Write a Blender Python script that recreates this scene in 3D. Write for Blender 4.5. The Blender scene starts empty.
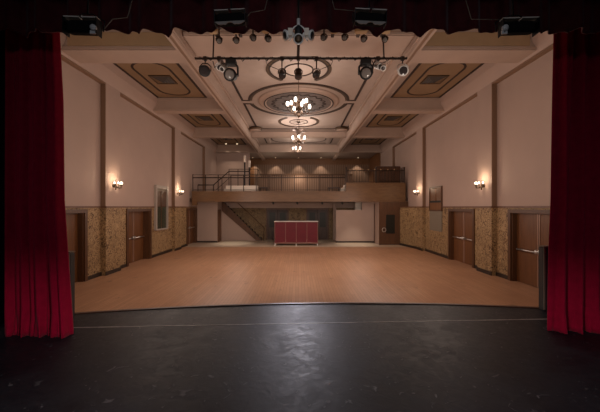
import bpy, math, random
from mathutils import Vector
random.seed(7)
PI = math.pi
SC = bpy.context.scene
COL = SC.collection
SIN, COS = math.sin, math.cos
CAMZ = 2.4; F = 320.0; VX = 298.7; VY = 207.0
def px(x, D): return (x - VX) * D / F            # lateral metres of something measured at depth D
def pz(y, D): return CAMZ + (VY - y) * D / F     # height of something measured at depth D

# ------------------------------------------------------------------ materials
def nodes(name):
    m = bpy.data.materials.new(name); m.use_nodes = True
    nt = m.node_tree; return m, nt, nt.nodes['Principled BSDF']
def flat(name, c, rough=.6, metal=0., spec=.5, var=0., vs=3., bump=0., bs=60., sheen=0.):
    m, nt, b = nodes(name)
    b.inputs['Base Color'].default_value = (*c, 1); b.inputs['Roughness'].default_value = rough
    b.inputs['Metallic'].default_value = metal; b.inputs['Specular IOR Level'].default_value = spec
    if sheen: b.inputs['Sheen Weight'].default_value = sheen
    tc = nt.nodes.new('ShaderNodeTexCoord')
    if var:
        n = nt.nodes.new('ShaderNodeTexNoise'); n.inputs['Scale'].default_value = vs; n.inputs['Detail'].default_value = 5
        nt.links.new(tc.outputs['Object'], n.inputs['Vector'])
        r = nt.nodes.new('ShaderNodeValToRGB')
        r.color_ramp.elements[0].position = .3; r.color_ramp.elements[1].position = .7
        r.color_ramp.elements[0].color = (*[x * (1 - var) for x in c], 1)
        r.color_ramp.elements[1].color = (*[min(1, x * (1 + var)) for x in c], 1)
        nt.links.new(n.outputs['Fac'], r.inputs['Fac']); nt.links.new(r.outputs['Color'], b.inputs['Base Color'])
    if bump:
        n = nt.nodes.new('ShaderNodeTexNoise'); n.inputs['Scale'].default_value = bs
        nt.links.new(tc.outputs['Object'], n.inputs['Vector'])
        bp = nt.nodes.new('ShaderNodeBump'); bp.inputs['Strength'].default_value = bump; bp.inputs['Distance'].default_value = .01
        nt.links.new(n.outputs['Fac'], bp.inputs['Height']); nt.links.new(bp.outputs['Normal'], b.inputs['Normal'])
    return m
def glow(name, c, s):
    m, nt, b = nodes(name)
    b.inputs['Base Color'].default_value = (*c, 1); b.inputs['Emission Color'].default_value = (*c, 1)
    b.inputs['Emission Strength'].default_value = s
    return m
def wood(name, c1, c2, scale=(6, 6, .6), rough=.45, spec=.5):
    m, nt, b = nodes(name)
    tc = nt.nodes.new('ShaderNodeTexCoord'); mp = nt.nodes.new('ShaderNodeMapping'); mp.inputs['Scale'].default_value = scale
    n = nt.nodes.new('ShaderNodeTexNoise'); n.inputs['Scale'].default_value = 2.5; n.inputs['Detail'].default_value = 6; n.inputs['Distortion'].default_value = .6
    r = nt.nodes.new('ShaderNodeValToRGB'); r.color_ramp.elements[0].position = .3; r.color_ramp.elements[1].position = .72
    r.color_ramp.elements[0].color = (*c1, 1); r.color_ramp.elements[1].color = (*c2, 1)
    L = nt.links.new
    L(tc.outputs['Object'], mp.inputs['Vector']); L(mp.outputs['Vector'], n.inputs['Vector']); L(n.outputs['Fac'], r.inputs['Fac'])
    L(r.outputs['Color'], b.inputs['Base Color']); b.inputs['Roughness'].default_value = rough; b.inputs['Specular IOR Level'].default_value = spec
    return m
def slats(name, c1, c2, period):
    m, nt, b = nodes(name)
    tc = nt.nodes.new('ShaderNodeTexCoord'); w = nt.nodes.new('ShaderNodeTexWave'); w.wave_type = 'BANDS'; w.bands_direction = 'X'
    w.inputs['Scale'].default_value = 2 * PI / 20 / period; w.inputs['Distortion'].default_value = .6; w.inputs['Detail'].default_value = 1
    r = nt.nodes.new('ShaderNodeValToRGB'); r.color_ramp.elements[0].position = .2; r.color_ramp.elements[1].position = .6
    r.color_ramp.elements[0].color = (*c1, 1); r.color_ramp.elements[1].color = (*c2, 1)
    L = nt.links.new
    L(tc.outputs['Object'], w.inputs['Vector']); L(w.outputs['Fac'], r.inputs['Fac']); L(r.outputs['Color'], b.inputs['Base Color'])
    b.inputs['Roughness'].default_value = .5
    return m
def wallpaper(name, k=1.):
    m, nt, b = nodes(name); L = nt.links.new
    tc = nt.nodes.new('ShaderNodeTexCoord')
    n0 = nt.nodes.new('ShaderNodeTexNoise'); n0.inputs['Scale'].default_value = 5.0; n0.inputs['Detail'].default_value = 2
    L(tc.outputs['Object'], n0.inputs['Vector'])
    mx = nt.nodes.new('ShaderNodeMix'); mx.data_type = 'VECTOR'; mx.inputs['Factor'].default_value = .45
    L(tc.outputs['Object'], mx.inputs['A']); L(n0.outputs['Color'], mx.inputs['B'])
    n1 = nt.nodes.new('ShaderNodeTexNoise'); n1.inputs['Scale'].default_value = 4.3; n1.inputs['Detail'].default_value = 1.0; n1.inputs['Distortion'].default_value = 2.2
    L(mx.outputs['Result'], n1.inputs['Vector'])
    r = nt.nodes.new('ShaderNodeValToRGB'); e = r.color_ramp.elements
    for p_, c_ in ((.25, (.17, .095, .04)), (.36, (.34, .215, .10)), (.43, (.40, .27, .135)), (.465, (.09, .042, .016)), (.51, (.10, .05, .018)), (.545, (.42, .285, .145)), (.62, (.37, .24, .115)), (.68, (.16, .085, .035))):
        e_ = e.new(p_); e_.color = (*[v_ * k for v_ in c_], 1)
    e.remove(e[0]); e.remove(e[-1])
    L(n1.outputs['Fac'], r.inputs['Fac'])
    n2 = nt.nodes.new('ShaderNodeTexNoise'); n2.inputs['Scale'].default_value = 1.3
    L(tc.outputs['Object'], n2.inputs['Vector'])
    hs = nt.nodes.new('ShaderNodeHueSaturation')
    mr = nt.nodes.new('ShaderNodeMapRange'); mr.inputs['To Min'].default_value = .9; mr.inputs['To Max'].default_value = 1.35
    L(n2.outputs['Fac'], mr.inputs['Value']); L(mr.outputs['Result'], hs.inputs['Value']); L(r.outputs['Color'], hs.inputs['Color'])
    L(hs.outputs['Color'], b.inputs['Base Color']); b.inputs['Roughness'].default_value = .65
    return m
def floorwood():
    m, nt, b = nodes('hall_floorboards'); L = nt.links.new
    tc = nt.nodes.new('ShaderNodeTexCoord')
    br = nt.nodes.new('ShaderNodeTexBrick'); br.inputs['Scale'].default_value = 1
    br.inputs['Brick Width'].default_value = 1.6; br.inputs['Row Height'].default_value = .09; br.inputs['Mortar Size'].default_value = .004
    br.inputs['Color1'].default_value = (.55, .30, .175, 1); br.inputs['Color2'].default_value = (.47, .255, .145, 1); br.inputs['Mortar'].default_value = (.33, .17, .09, 1)
    mp = nt.nodes.new('ShaderNodeMapping'); mp.inputs['Rotation'].default_value = (0, 0, PI / 2)
    L(tc.outputs['Object'], mp.inputs['Vector']); L(mp.outputs['Vector'], br.inputs['Vector'])
    def blotch(scale, p0, p1, stretch=(1, 1, 1)):
        q = nt.nodes.new('ShaderNodeMapping'); q.inputs['Scale'].default_value = stretch
        n = nt.nodes.new('ShaderNodeTexNoise'); n.inputs['Scale'].default_value = scale; n.inputs['Detail'].default_value = 7; n.inputs['Roughness'].default_value = .65
        r = nt.nodes.new('ShaderNodeMapRange'); r.inputs['From Min'].default_value = p0; r.inputs['From Max'].default_value = p1
        L(tc.outputs['Object'], q.inputs['Vector']); L(q.outputs['Vector'], n.inputs['Vector']); L(n.outputs['Fac'], r.inputs['Value']); return r.outputs['Result']
    a = nt.nodes.new('ShaderNodeMix'); a.data_type = 'RGBA'; L(br.outputs['Color'], a.inputs['A']); a.inputs['B'].default_value = (.42, .215, .12, 1)
    L(blotch(.55, .45, .75), a.inputs['Factor'])
    c = nt.nodes.new('ShaderNodeMix'); c.data_type = 'RGBA'; L(a.outputs['Result'], c.inputs['A']); c.inputs['B'].default_value = (.17, .10, .07, 1)
    mk = nt.nodes.new('ShaderNodeMath'); mk.operation = 'MULTIPLY'; L(blotch(2.2, .62, .72, (1, .6, 1)), mk.inputs[0]); mk.inputs[1].default_value = .8
    L(mk.outputs[0], c.inputs['Factor'])
    L(c.outputs['Result'], b.inputs['Base Color'])
    b.inputs['Roughness'].default_value = .42; b.inputs['Specular IOR Level'].default_value = .35
    return m
def stagefloor():
    m, nt, b = nodes('black_painted_stage'); L = nt.links.new
    tc = nt.nodes.new('ShaderNodeTexCoord')
    n = nt.nodes.new('ShaderNodeTexNoise'); n.inputs['Scale'].default_value = 2.2; n.inputs['Detail'].default_value = 9; n.inputs['Roughness'].default_value = .7; n.inputs['Distortion'].default_value = .8
    L(tc.outputs['Object'], n.inputs['Vector'])
    r = nt.nodes.new('ShaderNodeValToRGB'); e = r.color_ramp.elements
    e[0].position = .35; e[0].color = (.012, .013, .018, 1); e[1].position = .7; e[1].color = (.034, .036, .045, 1)
    L(n.outputs['Fac'], r.inputs['Fac'])
    v = nt.nodes.new('ShaderNodeTexNoise'); v.inputs['Scale'].default_value = 9; v.inputs['Detail'].default_value = 8; v.inputs['Distortion'].default_value = 1.5
    L(tc.outputs['Object'], v.inputs['Vector'])
    mr = nt.nodes.new('ShaderNodeMapRange'); mr.inputs['From Min'].default_value = .64; mr.inputs['From Max'].default_value = .74; L(v.outputs['Fac'], mr.inputs['Value'])
    ad = nt.nodes.new('ShaderNodeMath'); ad.operation = 'ADD'; L(n.outputs['Fac'], ad.inputs[0]); L(v.outputs['Fac'], ad.inputs[1])
    mx = nt.nodes.new('ShaderNodeMix'); mx.data_type = 'RGBA'; L(mr.outputs['Result'], mx.inputs['Factor']); L(r.outputs['Color'], mx.inputs['A']); mx.inputs['B'].default_value = (.16, .16, .17, 1)
    L(mx.outputs['Result'], b.inputs['Base Color'])
    q = nt.nodes.new('ShaderNodeMapRange'); q.inputs['To Min'].default_value = .34; q.inputs['To Max'].default_value = .6; L(ad.outputs[0], q.inputs['Value']); q.inputs['From Min'].default_value = .6; q.inputs['From Max'].default_value = 1.4
    L(q.outputs['Result'], b.inputs['Roughness'])
    bp = nt.nodes.new('ShaderNodeBump'); bp.inputs['Strength'].default_value = .18; bp.inputs['Distance'].default_value = .01
    L(ad.outputs[0], bp.inputs['Height']); L(bp.outputs['Normal'], b.inputs['Normal'])
    b.inputs['Specular IOR Level'].default_value = .13
    return m
M = dict(
    wall=flat('blush_wall_paint', (.45, .325, .27), .75, var=.04, vs=.8),
    soffit=flat('blush_plaster', (.45, .33, .265), .7, var=.05, vs=1.5),
    ceil=flat('ceiling_plaster', (.41, .32, .27), .75, var=.04),
    gold=flat('gold_ceiling_paint', (.26, .165, .09), .7, var=.08, vs=1.2),
    band=flat('dark_brown_stencil', (.03, .012, .007), .7, var=.2, vs=8),
    bandgold=flat('bronze_stencil', (.062, .032, .012), .6, var=.25, vs=9),
    disc=flat('grey_medallion_plaster', (.15, .115, .10), .7, var=.3, vs=5),
    tan=flat('tan_trim_and_shade', (.24, .14, .085), .6),  # trim of the recesses, and shade painted under the long beams
    paper=wallpaper('gold_scroll_wallpaper'), paperdim=wallpaper('dimmed_gold_wallpaper', .62),  # second copy is the same paper with its colours dimmed
    base=flat('dark_baseboard', (.03, .018, .012), .45),
    cap=wood('cap_wood', (.12, .05, .025), (.2, .09, .045)),
    doorw=wood('door_wood', (.125, .045, .014), (.19, .076, .024)),
    framew=wood('frame_wood', (.075, .03, .012), (.125, .052, .02)),
    fascia=wood('fascia_wood', (.12, .054, .018), (.18, .088, .032), (1, 1, 6)),
    darkw=wood('dark_wood', (.035, .015, .009), (.07, .03, .018)),
    bwall=wood('brown_panelling', (.17, .07, .024), (.23, .10, .036)),
    slat=slats('slatted_panelling', (.17, .088, .045), (.28, .175, .115), .17),
    slat2=slats('fine_slats', (.06, .03, .018), (.13, .07, .04), .16),
    floor=floorwood(), lino=flat('beige_lino', (.56, .44, .33), .45, var=.08, vs=2),
    stage=stagefloor(), black=flat('matt_black', (.012, .012, .013), .6), blackwall=flat('black_masonry', (.01, .009, .009), .8, spec=.1),
    blackm=flat('black_metal', (.02, .02, .022), .4, metal=.6), iron=flat('dark_iron', (.05, .03, .022), .5, metal=.5),
    steel=flat('brushed_steel', (.6, .58, .56), .3, metal=.9), silver=flat('silver_casing', (.8, .77, .74), .35, metal=.0),
    bronze=flat('bronze', (.10, .06, .035), .45, metal=.6), brass=flat('brass', (.55, .38, .2), .35, metal=.8),
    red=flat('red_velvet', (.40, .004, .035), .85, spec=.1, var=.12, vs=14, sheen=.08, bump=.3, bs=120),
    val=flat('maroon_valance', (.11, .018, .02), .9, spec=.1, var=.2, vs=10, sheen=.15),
    redp=flat('red_panel', (.135, .002, .012), .6, var=.1), white=flat('white_paint', (.78, .68, .58), .6),
    glassd=flat('dark_glass', (.02, .018, .014), .35, spec=.3), green=flat('olive_glass', (.05, .055, .035), .2),
    grey=flat('grey_board', (.23, .19, .14), .6), greyd=flat('charcoal_board', (.045, .045, .045), .5),
    lens=flat('smoked_lens', (.06, .05, .05), .08, spec=.8), glassl=flat('clear_lens', (.3, .27, .25), .1, spec=.9),
    bulb=glow('bulb_glow', (1, .86, .72), 6), bulb2=glow('sconce_bulb_glow', (1, .82, .62), 4), down=glow('downlight_glow', (1, .78, .5), 3),
    amber=flat('amber_trim', (.42, .24, .09), .5), vent=flat('vent_metal', (.16, .15, .15), .4, metal=.5), vent_shade=flat('vent_shaded_side', (.06, .05, .045), .5),
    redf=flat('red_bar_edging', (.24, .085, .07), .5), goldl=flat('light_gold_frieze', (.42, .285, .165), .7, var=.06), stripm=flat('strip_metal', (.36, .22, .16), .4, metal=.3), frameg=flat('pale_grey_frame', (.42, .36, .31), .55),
    nose=wood('nosing_wood', (.10, .045, .025), (.16, .07, .04)), seam=flat('worn_seam', (.34, .32, .31), .5, var=.4, vs=9),
)

# ------------------------------------------------------------------ mesh builder
class MB:
    def __init__(s): s.v = []; s.f = []; s.smooth = []
    def add(s, vs, fs, sm=False):
        o = len(s.v); s.v += [tuple(v) for v in vs]; s.f += [tuple(i + o for i in f) for f in fs]; s.smooth += [sm] * len(fs); return s
    def box(s, x0, x1, y0, y1, z0, z1):
        x0, x1 = min(x0, x1), max(x0, x1); y0, y1 = min(y0, y1), max(y0, y1); z0, z1 = min(z0, z1), max(z0, z1)
        v = [(x, y, z) for z in (z0, z1) for y in (y0, y1) for x in (x0, x1)]
        return s.add(v, [(0, 2, 3, 1), (4, 5, 7, 6), (0, 1, 5, 4), (2, 6, 7, 3), (0, 4, 6, 2), (1, 3, 7, 5)])
    def bbox(s, x0, x1, y0, y1, z0, z1, b=.01):      # box with chamfered vertical + top edges
        x0, x1 = min(x0, x1), max(x0, x1); y0, y1 = min(y0, y1), max(y0, y1)
        def ring(i, z): return [(x0 + i + b, y0 + i, z), (x1 - i - b, y0 + i, z), (x1 - i, y0 + i + b, z), (x1 - i, y1 - i - b, z), (x1 - i - b, y1 - i, z), (x0 + i + b, y1 - i, z), (x0 + i, y1 - i - b, z), (x0 + i, y0 + i + b, z)]
        rs = [ring(b, z0), ring(0, z0 + b), ring(0, z1 - b), ring(b, z1)]
        fs = [tuple(range(7, -1, -1)), tuple(range(24, 32))]
        for k in range(3):
            for i in range(8): fs.append((k * 8 + i, k * 8 + (i + 1) % 8, k * 8 + 8 + (i + 1) % 8, k * 8 + 8 + i))
        return s.add(sum(rs, []), fs)
    def tube(s, pts, r, n=8, closed=False):
        pts = [Vector(p) for p in pts]; rs = r if isinstance(r, (list, tuple)) else [r] * len(pts)
        vs = []; fs = []; prev = None; N = len(pts)
        for i, p in enumerate(pts):
            if closed: t = pts[(i + 1) % N] - pts[i - 1]
            else: t = pts[min(i + 1, N - 1)] - pts[max(i - 1, 0)]
            t.normalize()
            a = prev if prev is not None else (Vector((0, 0, 1)) if abs(t.z) < .9 else Vector((1, 0, 0)))
            a = (a - t * a.dot(t)).normalized(); prev = a; b = t.cross(a)
            for k in range(n):
                q = 2 * PI * k / n; vs.append(p + (a * COS(q) + b * SIN(q)) * rs[i])
        for i in range(N if closed else N - 1):
            j = (i + 1) % N
            for k in range(n): fs.append((i * n + k, i * n + (k + 1) % n, j * n + (k + 1) % n, j * n + k))
        if not closed: fs += [tuple(range(n - 1, -1, -1)), tuple(range((N - 1) * n, N * n))]
        return s.add(vs, fs, True)
    def lathe(s, prof, c=(0, 0, 0), axis=(0, 0, 1), n=16):   # prof: (radius, distance along the axis)
        c = Vector(c); t = Vector(axis).normalized(); a = Vector((0, 0, 1)) if abs(t.z) < .9 else Vector((1, 0, 0))
        a = (a - t * a.dot(t)).normalized(); b = t.cross(a); vs = []; fs = []
        for r, h in prof:
            for k in range(n):
                q = 2 * PI * k / n; vs.append(c + t * h + (a * COS(q) + b * SIN(q)) * max(r, .0004))
        for i in range(len(prof) - 1):
            for k in range(n): fs.append((i * n + k, i * n + (k + 1) % n, (i + 1) * n + (k + 1) % n, (i + 1) * n + k))
        fs += [tuple(range(n - 1, -1, -1)), tuple(range((len(prof) - 1) * n, len(prof) * n))]
        return s.add(vs, fs, True)
    def prism(s, poly, a0, a1, axis='y'):                     # polygon of (x, z) pushed along y (or (y, z) along x, (x, y) along z)
        def P(p, a): return {'y': (p[0], a, p[1]), 'x': (a, p[0], p[1]), 'z': (p[0], p[1], a)}[axis]
        n = len(poly); vs = [P(p, a0) for p in poly] + [P(p, a1) for p in poly]
        fs = [tuple(range(n - 1, -1, -1)), tuple(range(n, 2 * n))] + [(i, (i + 1) % n, n + (i + 1) % n, n + i) for i in range(n)]
        return s.add(vs, fs)
    def band(s, pts, w, z0, z1, closed=True):                 # flat strip of width w following (x, y) points
        N = len(pts); inn = []; out = []
        for i in range(N):
            p = Vector((*pts[i], 0))
            a = Vector((*pts[i - 1], 0)) if (closed or i) else p; b = Vector((*pts[(i + 1) % N], 0)) if (closed or i < N - 1) else p
            d1 = (p - a).normalized() if (p - a).length else None; d2 = (b - p).normalized() if (b - p).length else None
            d1 = d1 or d2; d2 = d2 or d1
            t = (d1 + d2).normalized(); nn = Vector((-t.y, t.x, 0)); k = w / 2 / max(.5, nn.dot(Vector((-d1.y, d1.x, 0))))
            inn.append(p + nn * k); out.append(p - nn * k)
        vs = [(q.x, q.y, z) for z in (z0, z1) for q in inn + out]; fs = []
        for i in range(N if closed else N - 1):
            j = (i + 1) % N
            fs += [(i, j, N + j, N + i), (2 * N + i, 3 * N + i, 3 * N + j, 2 * N + j), (i, 2 * N + i, 2 * N + j, j), (N + i, N + j, 3 * N + j, 3 * N + i)]
        if not closed:
            e = N - 1; fs += [(0, N, 3 * N, 2 * N), (e, 2 * N + e, 3 * N + e, N + e)]
        return s.add(vs, fs)
    def build(s, name, mat, parent=None):
        me = bpy.data.meshes.new(name); me.from_pydata(s.v, [], s.f); me.update()
        for p, sm in zip(me.polygons, s.smooth): p.use_smooth = sm
        me.materials.append(M[mat] if isinstance(mat, str) else mat)
        import bmesh
        bm = bmesh.new(); bm.from_mesh(me); bmesh.ops.recalc_face_normals(bm, faces=bm.faces[:]); bm.to_mesh(me); bm.free()
        o = bpy.data.objects.new(name, me); COL.objects.link(o)
        if parent: o.parent = parent
        return o
def tag(o, label=None, cat=None, group=None, kind=None):
    if label: o['label'] = label
    if cat: o['category'] = cat
    if group: o['group'] = group
    if kind: o['kind'] = kind
    return o
def empty(name, loc, label=None, cat=None, group=None, kind=None, rz=0):
    o = bpy.data.objects.new(name, None); COL.objects.link(o); o.location = loc; o.rotation_euler.z = rz; o.empty_display_size = .1
    return tag(o, label, cat, group, kind)
def struct(name, mb, mat, label=None, parent=None):
    o = mb.build(name, mat, parent)
    if not parent: tag(o, label, None, None, 'structure')
    return o
def copy_tree(o, parent=None):
    c = o.copy(); COL.objects.link(c); c.parent = parent
    for ch in list(o.children): copy_tree(ch, c)
    return c
def circ(cx, cy, r, n=64, a0=0, a1=2 * PI, ends=False):
    m = n + 1 if ends else n
    return [(cx + r * COS(a0 + (a1 - a0) * i / n), cy + r * SIN(a0 + (a1 - a0) * i / n)) for i in range(m)]
def rrect(x0, x1, y0, y1, r, n=7):
    P = []
    for cx, cy, a in ((x1 - r, y1 - r, 0), (x0 + r, y1 - r, PI / 2), (x0 + r, y0 + r, PI), (x1 - r, y0 + r, 1.5 * PI)):
        P += [(cx + r * COS(a + PI / 2 * i / n), cy + r * SIN(a + PI / 2 * i / n)) for i in range(n + 1)]
    return P

# ------------------------------------------------------------------ the hall
WP, WR = 6.75, 6.92            # pilaster face and recessed bay face
STZ = .95                      # stage floor
ZC, ZB = 7.43, 6.82            # ceiling, beam undersides
BK = 30.35                     # rear wall upstairs
DB = 20.2                      # balcony front
fl = struct('floor', MB().box(-7.3, 7.3, 4.15, 19.2, -.2, 0), 'floor', 'worn orange brown hardwood floor of the empty hall')
struct('floor_under_balcony', MB().box(-7.3, 7.3, 19.2, 24.2, -.2, 0), 'lino', 'pale beige floor under the balcony')
def edgeD(X): return 4.81 + .0509 * X - .0315 * X * X
xs = [-5 + i * .25 for i in range(41)]
poly = [(-5, -4)] + [(5, -4)] + [(x, edgeD(x)) for x in reversed(xs)]
struct('floor_stage', MB().prism(poly, .0, STZ, 'z'), 'stage', 'scuffed black painted stage floor with curved front edge')
struct('trim_1', MB().band([(x, edgeD(x) - .02) for x in xs], .05, STZ - .05, STZ + .012, False), 'nose', 'brown nosing along the curved stage edge')
struct('trim_2', MB().band([(x, 3.98 + .05 * x) for x in (-3.0, -1, 1, 3.3)], .022, STZ - .01, STZ + .002, False), 'seam', 'thin pale seam across the black stage')

PIL = [(4.15, 5.9), (11.2, 12.1), (17.46, 18.35), (23.05, 26.4)]
BAY = [(5.9, 11.2), (12.1, 17.46), (18.35, 23.05)]
OPEN = {-1: [(8.35, 10.3), (12.95, 14.85), (19.85, 21.55)], 1: [(8.4, 10.4), (12.7, 14.62)]}
OZ = 2.27
def side(s):
    nm = 'left' if s < 0 else 'right'
    up = MB(); wn = MB(); cap = MB(); base = MB(); rev = MB(); bar = MB()
    for a, b in PIL:
        up.box(s * WP, s * 7.3, a, b, 2.43, 6.75)
        wn.box(s * WP, s * 7.3, a, b, 0, 2.37)
        base.box(s * (WP - .025), s * WP, a - .02, b + .02, 0, .13)
        cap.box(s * (WP - .035), s * 7.0, a - .03, b + .03, 2.37, 2.43)
    for a, b in BAY:
        up.box(s * WR, s * 7.3, a, b, 2.43, 6.75)
        cap.box(s * (WR - .035), s * 7.0, a, b, 2.37, 2.43)
        cuts = [a] + [v for o in OPEN[s] if a < o[0] < b for v in o] + [b]
        for i in range(0, len(cuts), 2):
            wn.box(s * WR, s * 7.3, cuts[i], cuts[i + 1], 0, 2.37)
            base.box(s * (WR - .025), s * WR, cuts[i] + (.14 if i else 0), cuts[i + 1] - (.14 if i + 2 < len(cuts) else 0), 0, .13)
        for o in OPEN[s]:
            if a < o[0] < b: wn.box(s * WR, s * 7.3, o[0], o[1], OZ, 2.37)
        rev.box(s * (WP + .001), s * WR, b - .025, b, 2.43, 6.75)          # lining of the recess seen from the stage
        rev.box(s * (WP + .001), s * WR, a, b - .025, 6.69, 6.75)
    up.prism([(s * 7.3, 6.75), (s * WP, 6.75), (s * 6.7, 6.86), (s * 6.55, 7.15), (s * 6.5, ZC), (s * 7.3, ZC)], 4.15, 26.4)
    for a, b in OPEN[s]: up.box(s * 7.3, s * 7.5, a - .2, b + .2, 0, 2.6)
    if s > 0:
        wn.prism([(WP - .0, 18.36), (6.4, 20.19), (WR, 20.19), (WR, 18.36)], 0, 2.37, 'z'); cap.prism([(WP - .035, 18.36), (6.37, 20.19), (WR, 20.19), (WR, 18.36)], 2.37, 2.43, 'z')
        base.prism([(WP - .03, 18.36), (6.37, 20.19), (6.41, 20.19), (WP + .01, 18.36)], 0, .13, 'z')
    w = struct('wall_' + nm, up, 'wall', 'blush painted %s side wall of the hall with shallow recessed bays' % nm)
    struct('wainscot', wn, 'paper', parent=w); struct('cap_rail', cap, 'cap', parent=w); struct('recess_lining', rev, 'tan', parent=w)
    struct('baseboard_' + nm, base, 'base', 'dark baseboard along the %s wall' % nm)
side(-1); side(1)
# back portion of the right wall upstairs and back walls
struct('wall_right_rear', MB().box(6.7, 7.3, 26.4, BK, 2.9, 7.1), 'bwall', 'brown panelled wall at the rear of the balcony')
w = struct('wall_rear', MB().box(-7.3, 7.3, BK, BK + .2, 2.9, 7.43), 'bwall', 'brown wood wall at the back of the balcony')
struct('slatted_panel', MB().box(-4.2, 6.7, BK - .04, BK, 2.96, 6.42), 'slat', parent=w)
struct('wall_rear_left', MB().box(-7.3, px(249.5, 26.4), 26.4, 26.6, 2.9, 7.0), 'wall', 'blush wall closing the left end of the balcony')

# ceiling, beams and painted decoration
ce = MB().box(-7.3, 7.3, 4.15, 26.2, ZC, ZC + .2); ce.box(-7.3, 7.3, 26.0, BK, 7.0, 7.2)
CE = struct('ceiling', ce, 'ceil', 'coffered plaster ceiling with painted borders')
for s in (-1, 1):
    b = MB().box(s * 3.18, s * 3.45, 4.15, BK, ZB, ZC)
    b.box(s * 3.45, s * 3.52, 4.15, 26, 7.30, ZC); b.box(s * 3.10, s * 3.18, 4.15, 26, 7.33, ZC); b.box(s * 3.15, s * 3.48, 4.15, BK, ZB + .04, ZB + .1)
    b.box(s * 3.2, s * 3.27, 4.15, BK, ZB - .02, ZB); b.box(s * 3.36, s * 3.43, 4.15, BK, ZB - .02, ZB)
    b.build('long_beam', 'soffit', CE)
    MB().box(s * 3.271, s * 3.359, 4.15, 26, ZB - .006, ZB).build('beam_shade_stripe', 'tan', CE)  # darker strip paints in the shade of the beam underside
    for d0, d1 in ((9.03, 9.84), (14.75, 15.2), (20.2, 20.62), (25.8, 26.2)):
        b = MB().box(s * 3.45, s * 6.72, d0, d1, ZB, ZC); b.box(s * 3.45, s * 6.7, d0 - .05, d1 + .05, 7.32, ZC); b.box(s * 3.45, s * 6.7, d0 - .025, d1 + .025, ZB + .05, ZB + .11)
        b.build('cross_beam', 'soffit', CE)
b = MB().box(-3.18, 3.18, 8.74, 9.9, 7.07, ZC); b.box(-3.15, 3.15, 8.70, 8.74, 7.10, 7.16); b.build('cross_beam', 'soffit', CE)
b = MB().box(-3.18, 3.18, 21.45, 21.75, 7.07, ZC); b.box(-3.15, 3.15, 21.4, 21.8, 7.11, 7.17); b.build('cross_beam', 'soffit', CE)
b = MB().box(-3.18, 3.18, 25.75, 26.2, ZB, ZC); b.box(-3.15, 3.15, 25.7, 26.2, 7.25, 7.4); b.build('cross_beam', 'soffit', CE)
def bnd(name, pts, w, mat='band', dz=.012, closed=True): return MB().band(pts, w, ZC - dz, ZC - .001, closed).build(name, mat, CE)
for s in (-1, 1):
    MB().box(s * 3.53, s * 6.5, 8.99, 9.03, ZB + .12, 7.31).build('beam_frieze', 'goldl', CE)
    for d0, d1 in ((10.0, 14.7), (15.4, 20.1), (20.8, 25.7)):
        MB().box(s * 4.28, s * 6.42, d0 + .03, d1 - .03, ZC - .005, ZC).build('gilded_field', 'gold', CE)
        bnd('painted_border', [(s * 4.25, d0), (s * 6.45, d0), (s * 6.45, d1), (s * 4.25, d1)], .1)
        bnd('painted_border', rrect(min(s * 4.72, s * 6.02), max(s * 4.72, s * 6.02), d0 + 1.1, d1 - .35, .6), .085)
R1, CC = 2.35, 15.33
for sg in (-1, 1):        # two halves of the field border, each joined to its half of the great circle
    q0 = math.asin(.24 / R1)
    arc = [(R1 * COS(a), CC + sg * R1 * SIN(a)) for a in [q0 + (PI - 2 * q0) * i / 48 for i in range(49)]]
    d_end = 10.05 if sg < 0 else 20.55
    pts = arc + [(-2.65, CC + sg * .24), (-2.65, d_end), (2.65, d_end), (2.65, CC + sg * .24)]
    bnd('painted_border', pts, .10, 'band', .02)
    bnd('gilt_line', [(R1 * .96 * COS(a), CC + sg * R1 * .96 * SIN(a)) for a in [q0 + (PI - 2 * q0) * i / 48 for i in range(49)]], .10, 'bandgold', .016, False)
for cy, sg in ((11.75, -1), (18.9, 1)):      # rings open where they run into the great circle
    A0 = (-.95 if sg > 0 else PI - .95) + 0; span = PI + 1.9
    aa = [A0 + span * i / 60 for i in range(61)]
    for rr_, w_, m_, dz_ in ((1.13, .15, 'bandgold', .026), (1.08, .06, 'band', .032)):
        bnd('painted_ring', [(rr_ * COS(q_), cy + rr_ * SIN(q_)) for q_ in aa], w_, m_, dz_, False)
    bnd('painted_ring', circ(0, cy, .53), .055, 'band', .02)
md = MB().lathe([(1.92, 0), (1.92, -.04), (1.80, -.07), (1.70, -.055), (1.66, -.12), (1.60, -.12), (1.56, -.09), (.5, -.08), (.42, -.11), (.3, -.13), (.12, -.16), (.05, -.17)], (0, CC, ZC - .001), n=72).build('medallion', 'soffit', CE)
MB().band(circ(0, CC, 1.64), .055, ZC - .13, ZC - .118).build('medallion_rim', 'band', CE)
MB().band(circ(0, CC, 1.03), 1.02, ZC - .1, ZC - .086).build('medallion_field', 'disc', CE)
wv = [((1.22 + .07 * COS(20 * a)) * COS(a), CC + (1.22 + .07 * COS(20 * a)) * SIN(a)) for a in [2 * PI * i / 200 for i in range(200)]]
MB().band(wv, .06, ZC - .115, ZC - .098).build('leaf_garland', 'band', CE)
wv = [((.7 + .09 * COS(10 * a)) * COS(a), CC + (.7 + .09 * COS(10 * a)) * SIN(a)) for a in [2 * PI * i / 200 for i in range(200)]]
MB().band(wv, .05, ZC - .115, ZC - .098).build('leaf_garland', 'band', CE)
bnd('painted_border', [(-2.5, 22.1), (2.5, 22.1), (2.5, 25.2), (-2.5, 25.2)], .09)
bnd('painted_border', rrect(-2.0, 2.0, 22.5, 24.9, 1.1), .09); bnd('painted_ring', circ(0, 23.7, .55), .06)
for s in (-1, 1):
    for q, nm_ in ((0, 0),):
        b = MB().box(s * 2.15, s * 2.35, 22.25, 25.0, ZC - .07, ZC); b.build('plaster_block', 'ceil', CE)

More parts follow.
